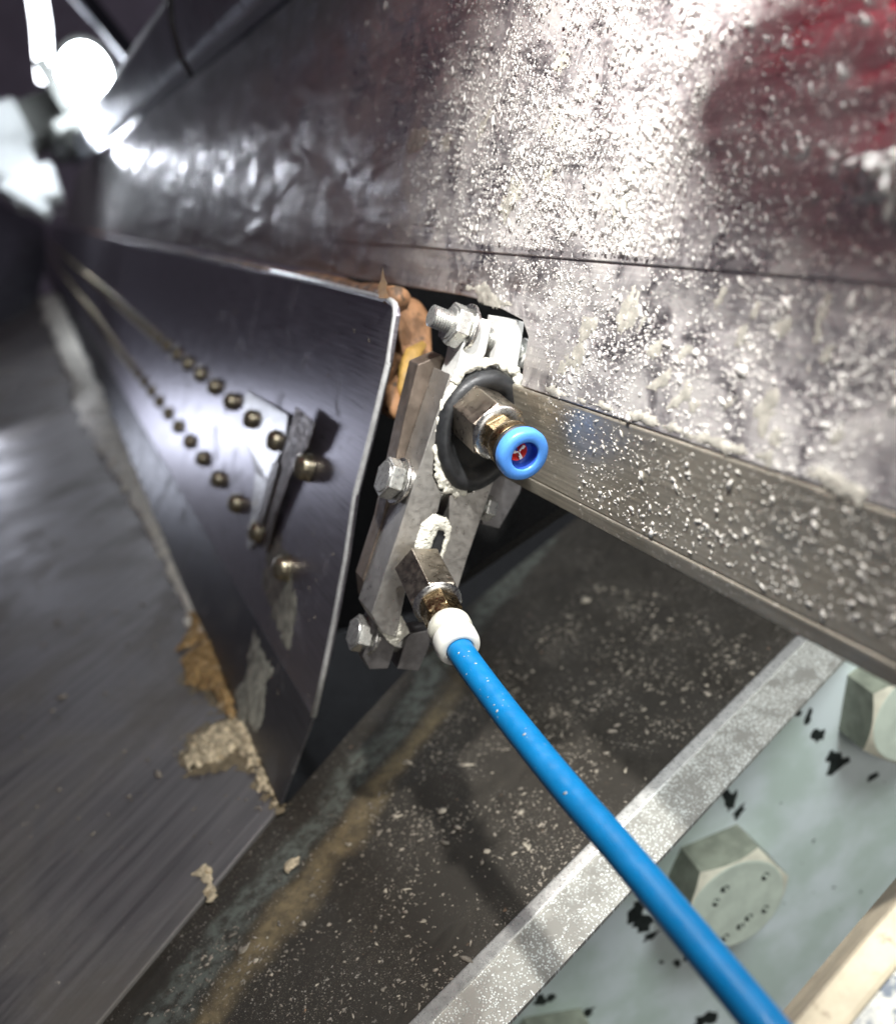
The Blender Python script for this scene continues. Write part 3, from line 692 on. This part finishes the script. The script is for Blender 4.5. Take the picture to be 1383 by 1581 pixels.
g = G(); g.lathe([(.23, 2.62), (.17, 2.60), (.16, 2.54), (.001, 2.5)], M1 @ Matrix.Translation((-.06, .05, 0)), 32, cap=False); obj('inner_seal', g, m_red, col1)
g = G()
for i in range(3):
    M_ = M1 @ Matrix.Translation((-.05, .05, 0)) @ Matrix.Rotation(i * 2 * PI / 3 + .7, 4, 'Z'); g.box(.02, .15, -.018, .018, 2.62, 2.65, M_); g.box(.10, .19, -.05, .02, 2.63, 2.66, M_)
obj('grip_teeth', g, m_white, col1)
# lower: with white collar and hose
ax2 = Vector((.30, -.52, .80)).normalized()
tip2 = P(710, 1003, 21.3); base2 = tip2 - ax2 * 3.0
t2, M2, L2 = fitting(base2, tip2, 'air_fitting', 'push-in air fitting with white collar holding the blue hose', m_white)
g = hexg(.68, -0.3, 1.25, M2, .62); obj('hex_adapter', g, m_nickel, t2, bevel=.02)
g = G(); g.lathe([(.62, 1.24), (.58, 1.31), (.48, 1.32)], M2, 40); obj('chamfer_ring', g, m_steel, t2)
g = hexg(.50, 1.3, 1.85, M2, .2); g.lathe([(.44, 1.8), (.42, 2.1)], M2, 36); obj('fitting_body', g, m_brass, t2, bevel=.02)
g = G(); g.lathe([(.40, 1.95), (.50, 2.1), (.53, 2.17), (.53, 2.34), (.50, 2.40), (.46, 2.42), (.46, 2.52), (.48, 2.54)], M2, 48); obj('body_sleeve', g, simple('greyish white sleeve', (.62, .61, .52), .4, 0, .1, 3, .05), t2)
g = G(); g.lathe([(.47, 2.52), (.51, 2.55), (.525, 2.60), (.525, 2.86), (.50, 2.95), (.46, 3.0), (.36, 3.02), (.325, 3.01), (.32, 2.8)], M2, 56, cap=False); obj('release_ring', g, m_white, t2)
# hose
hp = [M2 @ Vector((0, 0, 2.4)), M2 @ Vector((0, 0, 3.1))]
ctrl = [(M2 @ Vector((0, 0, 3.1))), P(774, 1092, 19.9), P(866, 1207, 18.2), P(957, 1312, 16.75), P(1052, 1426, 15.4), P(1162, 1560, 14.05), P(1290, 1716, 12.8)]
cc = [M2 @ Vector((0, 0, 2.4))] + ctrl; path = []
for i in range(1, len(cc) - 1):
    p0, p1, p2, p3 = cc[i - 1], cc[i], cc[i + 1], cc[min(i + 2, len(cc) - 1)]
    for j in range(10):
        t = j / 10; path.append(.5 * ((2 * p1) + (p2 - p0) * t + (2 * p0 - 5 * p1 + 4 * p2 - p3) * t * t + (3 * p1 - p0 - 3 * p2 + p3) * t ** 3))
path = [cc[0]] + path + [cc[-1]]
g = G(); g.tube(path, .315, 36); hose = obj('air_hose', g, m_hose, label='bright blue air hose running from the white collar to the bottom right', cat='hose')

# HOSEDUST
# ------------------------------------------------------------------ background, upper left, out of focus
def along_d(poly, Z, t0, t1):
    a = [P(x, y, Z) + D * t0 for x, y in poly]; b = [P(x, y, Z) + D * t1 for x, y in poly]; n = len(a); g = G()
    g.add(a + b, [tuple(range(n)), tuple(reversed(range(n, 2 * n)))] + [(i, n + i, n + (i + 1) % n, (i + 1) % n) for i in range(n)]); return g
rail = thing('overhead_rail', P(213, 160, 90), 'blurred grey rail running back above the wall plate towards the lamp', 'rail')
obj('rail_body', along_d([(262, -20), (300, -60), (430, -30), (440, -2), (420, 18), (300, 90)], 50, -25, 130), m_rail, rail, bevel=.5)
obj('rail_flange', along_d([(425, 0), (470, -16), (478, -8), (432, 20)], 48, -25, 120), m_dark, rail, bevel=.1)
g = G(); g.tube([P(262, -20, 46), P(266, 40, 46.5), P(278, 85, 47), (P(296, 118, 47.5))], .14, 10); obj('cable_loop', g, m_black, rail)
obj('cross_strut', G().box(-1, 1, -14, 30, -1, 1, frame_z(P(205, 90, 120), (.2, .1, 1), (.75, .6, 0))), m_dark, label='dark blurred strut crossing beside the rail near the lamp', cat='strut', bevel=.2)
obj('cross_strut', G().box(-.8, .8, -4, 40, -1, 1, frame_z(P(190, 70, 135), (.2, .1, 1), (.8, .75, 0))), m_rail, label='grey blurred strut leaning up left behind the lamp', cat='strut', bevel=.2)
lamp = thing('work_lamp', P(132, 112, 140), 'glaring white work lamp out of focus in the upper left', 'lamp')
g = G(); M = frame_z(P(132, 124, 140), (.35, -.2, .9)); g.lathe([(.01, .5), (2.6, .6), (3.8, 0), (3.8, -1), (.01, -1.2)], M, 32, cap=False, sy=1.35); obj('lens', g, emis('lamp lens glow', (.86, .92, 1), 60), lamp)
g = G(); g.lathe([(3.9, .1), (4.6, 0), (4.6, -4), (3, -7), (.01, -7.2)], M, 32, cap=False, sy=1.35); obj('housing', g, m_grey, lamp)
g = G(); g.box(-7, 6, -.9, .9, 1.5, 3.0, frame_z(P(150, 168, 138), (.3, -.1, 1), (.8, .55, 0))); g.box(-1, 1, -5, 6, 1.5, 3.0, frame_z(P(100, 160, 138), (.3, -.1, 1), (.9, .5, 0))); obj('yoke', g, m_grey, lamp, bevel=.3)
light('work_lamp_light', 'POINT', P(168, 190, 126), P(400, 500, 60), 18, (.84, .90, 1), 0.05)
sl = thing('strip_lamp', P(62, 60, 150), 'bright white vertical strip light left of the round lamp', 'lamp')
g = G(); g.tube([P(52, -40, 150), P(64, 40, 150), P(68, 100, 150), P(64, 126, 150)], [1.3, 1.35, 1.3, .6], 16); obj('tube_lens', g, emis('strip glow', (.9, .94, 1), 12), sl)
fx = thing('end_fixture', P(60, 250, 150), 'pale blocky fixture with white end boxes below the lamp', 'fixture')
def fbox(x, y, Z, w, h, d_, rot, mt, nm):
    M = frame_z(P(x, y, Z), (.25, .1, 1)) @ Matrix.Rotation(rot, 4, 'Z'); g = G(); g.box(-w, w, -h, h, -d_, d_, M); obj(nm, g, mt, fx, bevel=.4)
fbox(75, 185, 150, 4.6, 3.2, 3, .55, m_grey, 'bracket_arm'); fbox(118, 212, 148, 3.8, 2.3, 2, .5, m_grey, 'bracket_arm')
fbox(12, 200, 145, 2.8, 3.6, 2, .5, m_fix, 'end_box'); fbox(22, 252, 143, 3.2, 2.4, 2, .45, m_fix, 'end_box'); fbox(55, 290, 141, 3.4, 2.6, 2, .35, m_fix, 'end_box'); fbox(40, 310, 140, 3.8, .9, 2, -.5, m_fix, 'end_box')
g = G(); M = frame_z(P(96, 235, 146), (.2, .1, 1)); g.lathe([(1.5, -1), (1.7, 1), (1.2, 1.6)], M, 20); obj('knob', g, m_black, fx)
# left guard: curved dark sheet with a soft sheen
g = G(); vs = []; fs = []
gl = [(70, 350, 235), (72, 400, 225), (60, 455, 212), (35, 500, 200), (-10, 545, 185), (-60, 585, 170)]
for x, y, Z in gl: vs += [P(x, y, Z), P(x - 160, y - 90, Z)]
k = len(gl)
for i in range(k - 1): fs.append((2 * i, 2 * i + 1, 2 * i + 3, 2 * i + 2))
g.add(vs, fs, None, True); o = obj('side_guard', g, m_rail, label='dark curved guard sheet at the far left edge', cat='guard')
so = o.modifiers.new('solid', 'SOLIDIFY'); so.thickness = .01
# unseen red sleeve shaped to shadow the plate; red jacket added for its reflection
g = G(); g.tube([(8, 14.5, 2), (5.4, 13.2, -4), (3.5, 12.2, -7.2), (2.6, 11.95, -9.2), (2.05, 12.15, -10.2), (1.75, 12.4, -11.0), (1.45, 12.6, -11.5)], [2.4, 2.0, 1.45, 1.12, .88, .6, .2], 28, lump=.12, ls=.5)
obj('jacket_sleeve', g, m_redc, label='unseen red sleeve shaped to shadow the wall plate', cat='sleeve')
g = G(); g.tube([(-2.2, 12.3, -13.5), (-4.2, 13.8, -15), (-9, 16.7, -18), (-16, 20.3, -20), (-24, 26, -22)], [1.6, 3.2, 4.9, 6.7, 8], 32, lump=.06, ls=.3)
obj('red_jacket', g, m_redc, label='unseen red jacket added for the red reflection in the wall plate', cat='jacket')

# ------------------------------------------------------------------ crumbs and grit
ico_v = []; t_ = (1 + 5 ** .5) / 2
for q in ((-1, t_, 0), (1, t_, 0), (-1, -t_, 0), (1, -t_, 0), (0, -1, t_), (0, 1, t_), (0, -1, -t_), (0, 1, -t_), (t_, 0, -1), (t_, 0, 1), (-t_, 0, -1), (-t_, 0, 1)): ico_v.append(Vector(q).normalized())
ico_f = [(0, 11, 5), (0, 5, 1), (0, 1, 7), (0, 7, 10), (0, 10, 11), (1, 5, 9), (5, 11, 4), (11, 10, 2), (10, 7, 6), (7, 1, 8), (3, 9, 4), (3, 4, 2), (3, 2, 6), (3, 6, 8), (3, 8, 9), (4, 9, 5), (2, 4, 11), (6, 2, 10), (8, 6, 7), (9, 8, 1)]
def scatter(plane, bounds, count, size, dens, ax=None, off=0, flat=.38, lump=.45):
    """crumbs sampled evenly over the plane's own surface; dens(p) thins them"""
    n = plane.n; a = (ax or -D); a = (a - n * n.dot(a)).normalized(); bb = n.cross(a); g = G()
    cs = [plane.at(*q) for q in bounds]; us = [p.dot(a) for p in cs]; vs_ = [p.dot(bb) for p in cs]; poly = list(zip(us, vs_)); base = n * n.dot(plane.p)
    made = 0; tries = 0
    while made < count and tries < count * 40:
        tries += 1; uu = random.uniform(min(us), max(us)); vv = random.uniform(min(vs_), max(vs_))
        if not inpoly(uu, vv, poly): continue
        p = base + a * uu + bb * vv
        if random.random() > dens(p, uu, vv): continue
        s = size * math.exp(random.gauss(0, .58)); sx, sy, sz = s * random.uniform(.7, 2.1), s * random.uniform(.5, 1), s * flat
        M = frame(p + n * (off + sz * .4), a, bb, n) @ Matrix.Rotation(random.random() * 6.3, 4, 'Z')
        g.add([(v.x * sx * (1 + random.uniform(-lump, lump)), v.y * sy * (1 + random.uniform(-lump, lump)), v.z * sz) for v in ico_v], ico_f, M, True); made += 1
    return g
def dn(s, lo, hi, off=0):
    def f(p, u, v):
        k = noise.noise(p * s + Vector((off, 0, 0))) + .5 * noise.noise(p * s * 2.3); return max(0, min(1, (k - lo) / (hi - lo)))
    return f
def plate_d(p, u, v):
    X = p.x / -p.z * F + CX
    base = max(0, min(1, (13 - (-(p.dot(D)) + 34) * 0 + 0) / 13))
    depth = p.dot(D)  # far along the wall the dust thins out
    k = max(0.02, min(1, (30 - depth) / 12)); k *= .3 if (depth < 15 and p.y > 3.2) else 1; m = .6 + .7 * noise.noise(p * .5) + .8 * noise.noise(p * 1.5); return k * max(.08, m)  # also thinned where the plate lies in shadow, so crumbs vanish there
bnd = [(330, 345), (330, 60), (520, -30), (1480, -60), (1480, 800), (860, 600), (720, 440)]
obj('flour_crumbs', scatter(PLATE, [(420, 340), (470, 20), (540, -40), (1480, -60), (1480, 432), (720, 376)], 19000, .0145, plate_d, off=.10), m_flour, kind='stuff', label='pale crumbs stuck over the dusty wall plate')
obj('flour_crumbs', scatter(PLATE, [(740, 395), (1480, 455), (1480, 815), (850, 610), (840, 540), (770, 460)], 4600, .015, lambda p, u, v: .4 + .9 * noise.noise(p * .9)), m_flour, kind='stuff', label='pale crumbs under the crease of the wall plate')
BARP = Plane(A[0], nb)
obj('flour_crumbs', scatter(BARP, [(850, 620), (1480, 850), (1480, 1050), (900, 775)], 1500, .016, dn(1.2, -1.3, .7)), m_flour, kind='stuff', label='pale crumbs on the support bar')
TP = Plane(DECK.p - nd * .12, nd)
obj('grit', scatter(TP, [(900, 880), (1220, 980), (640, 1570), (200, 1570), (600, 1200)], 3600, .020, dn(.5, -.3, .7), ax=ua, flat=.4, lump=.5), m_crumb, kind='stuff', label='brown grey grit scattered over the trough floor')
obj('grit', scatter(DECK, [(60, 800), (300, 1000), (420, 1240), (170, 1570), (0, 1570)], 160, .045, dn(.3, -.2, .6), ax=ua, flat=.4, lump=.5), m_crumb, kind='stuff', label='sparse grit on the brushed floor plate')
g = G()
for i in range(34):
    kq = int(min(len(path) - 3, 2 + abs(random.gauss(0, 9)))); p0 = path[kq]; t = (path[kq + 1] - p0).normalized(); vw = (-p0).normalized(); q = (vw - t * t.dot(vw)).normalized()
    ang = random.gauss(.1, .45); q = (Matrix.Rotation(ang, 3, t) @ q); p = p0.lerp(path[kq + 1], random.random()) + q * .312; sz = .012 * math.exp(random.gauss(0, .5))
    g.add([Vector((v.x * sz * 2, v.y * sz, v.z * sz * .5)) for v in ico_v], ico_f, frame_z(p, q, (random.random(), random.random(), .3)), True)
obj('dust_specks', g, m_dustc, hose)['kind'] = 'stuff'
g = scatter(TP, [(900, 880), (1220, 980), (640, 1570), (200, 1570), (600, 1200)], 220, .042, dn(.4, -.6, .6), ax=ua, flat=.15, lump=.6)
obj('crumb_flakes', g, m_foamd, kind='stuff', label='larger pale flakes lying on the trough floor')
z1 = lambda L: [(700 + .494 * x, .494 * y) for x, y in L]
cl = thing('dough_clump', PLATE.at(1345, 290), 'crusted pale dough clump at the right edge of the wall plate', 'dough')
patch(z1([(1200, 545), (1240, 500), (1300, 470), (1400, 440), (1480, 460), (1480, 720), (1383, 680), (1300, 640), (1230, 600)]), PLATE, .35, m_flour, 'crust', cl, .05, .2, 3, .1)
patch(z1([(1050, 470), (1130, 450), (1200, 465), (1230, 500), (1190, 540), (1110, 500)]), PLATE, .06, m_flour, 'thin_crust', cl, .05, .35, 4, .1)
z8 = lambda L: [(780 + .436 * x, 560 + .436 * y) for x, y in L]
df = thing('dust_drift', PLATE.at(1000, 660), 'pale dust caked in a band along the lower fold of the wall plate', 'dust')
patch(z8([(140, 82), (300, 140), (500, 190), (650, 230), (800, 290), (960, 300), (955, 372), (850, 345), (640, 268), (430, 190), (250, 130), (140, 104)]), PLATE, .06, m_dustc, 'caked_band', df, .05, .16, 1.5)
patch(z8([(1060, 400), (1120, 370), (1260, 440), (1300, 470), (1240, 490), (1120, 440)]), PLATE, .06, m_dustc, 'caked_band', df, .05, .2, 2)
patch([(720, 440), (745, 430), (765, 450), (790, 470), (770, 478), (735, 462)], PLATE, .04, m_dustc, 'caked_band', df, .05, .2, 2)

# soft scuffed dust patches, rubbed on diagonally
for i in range(34):
    if i < 24: x, y = random.uniform(870, 1370), 0; y = random.uniform(430 + (x - 780) * .06, 560 + (x - 780) * .33)
    else: x, y = random.uniform(560, 1000), random.uniform(60, 330)
    L_, w_, an = random.uniform(14, 42), random.uniform(5, 14), math.radians(random.uniform(40, 75)); pl_ = []
    for j in range(9):
        t = 2 * PI * j / 9; a1_, b1_ = L_ * math.cos(t) * random.uniform(.6, 1.1), w_ * math.sin(t) * random.uniform(.6, 1.3)
        pl_.append((x + a1_ * math.cos(an) + b1_ * math.sin(an), y - a1_ * math.sin(an) + b1_ * math.cos(an)))
    patch(pl_, Plane(PLATE.p + npl * (.046 if y < 380 else 0), npl), .018, m_dustc, 'scuffed_patch', df, .045, .16, 2.6, 0, .4)
# thin film and specks on the guard panel
patch([(432, 820), (452, 890), (458, 950), (446, 1010), (428, 970), (404, 900), (412, 850)], PANEL, .008, m_dustf, 'dust_film', dough, .07, .4, 1.6)
obj('panel_specks', scatter(PANEL, [(300, 420), (600, 480), (485, 1090), (380, 900), (250, 700)], 420, .017, dn(.5, -.6, .6)), m_crumb, kind='stuff', label='fine specks of dirt on the guard panel')
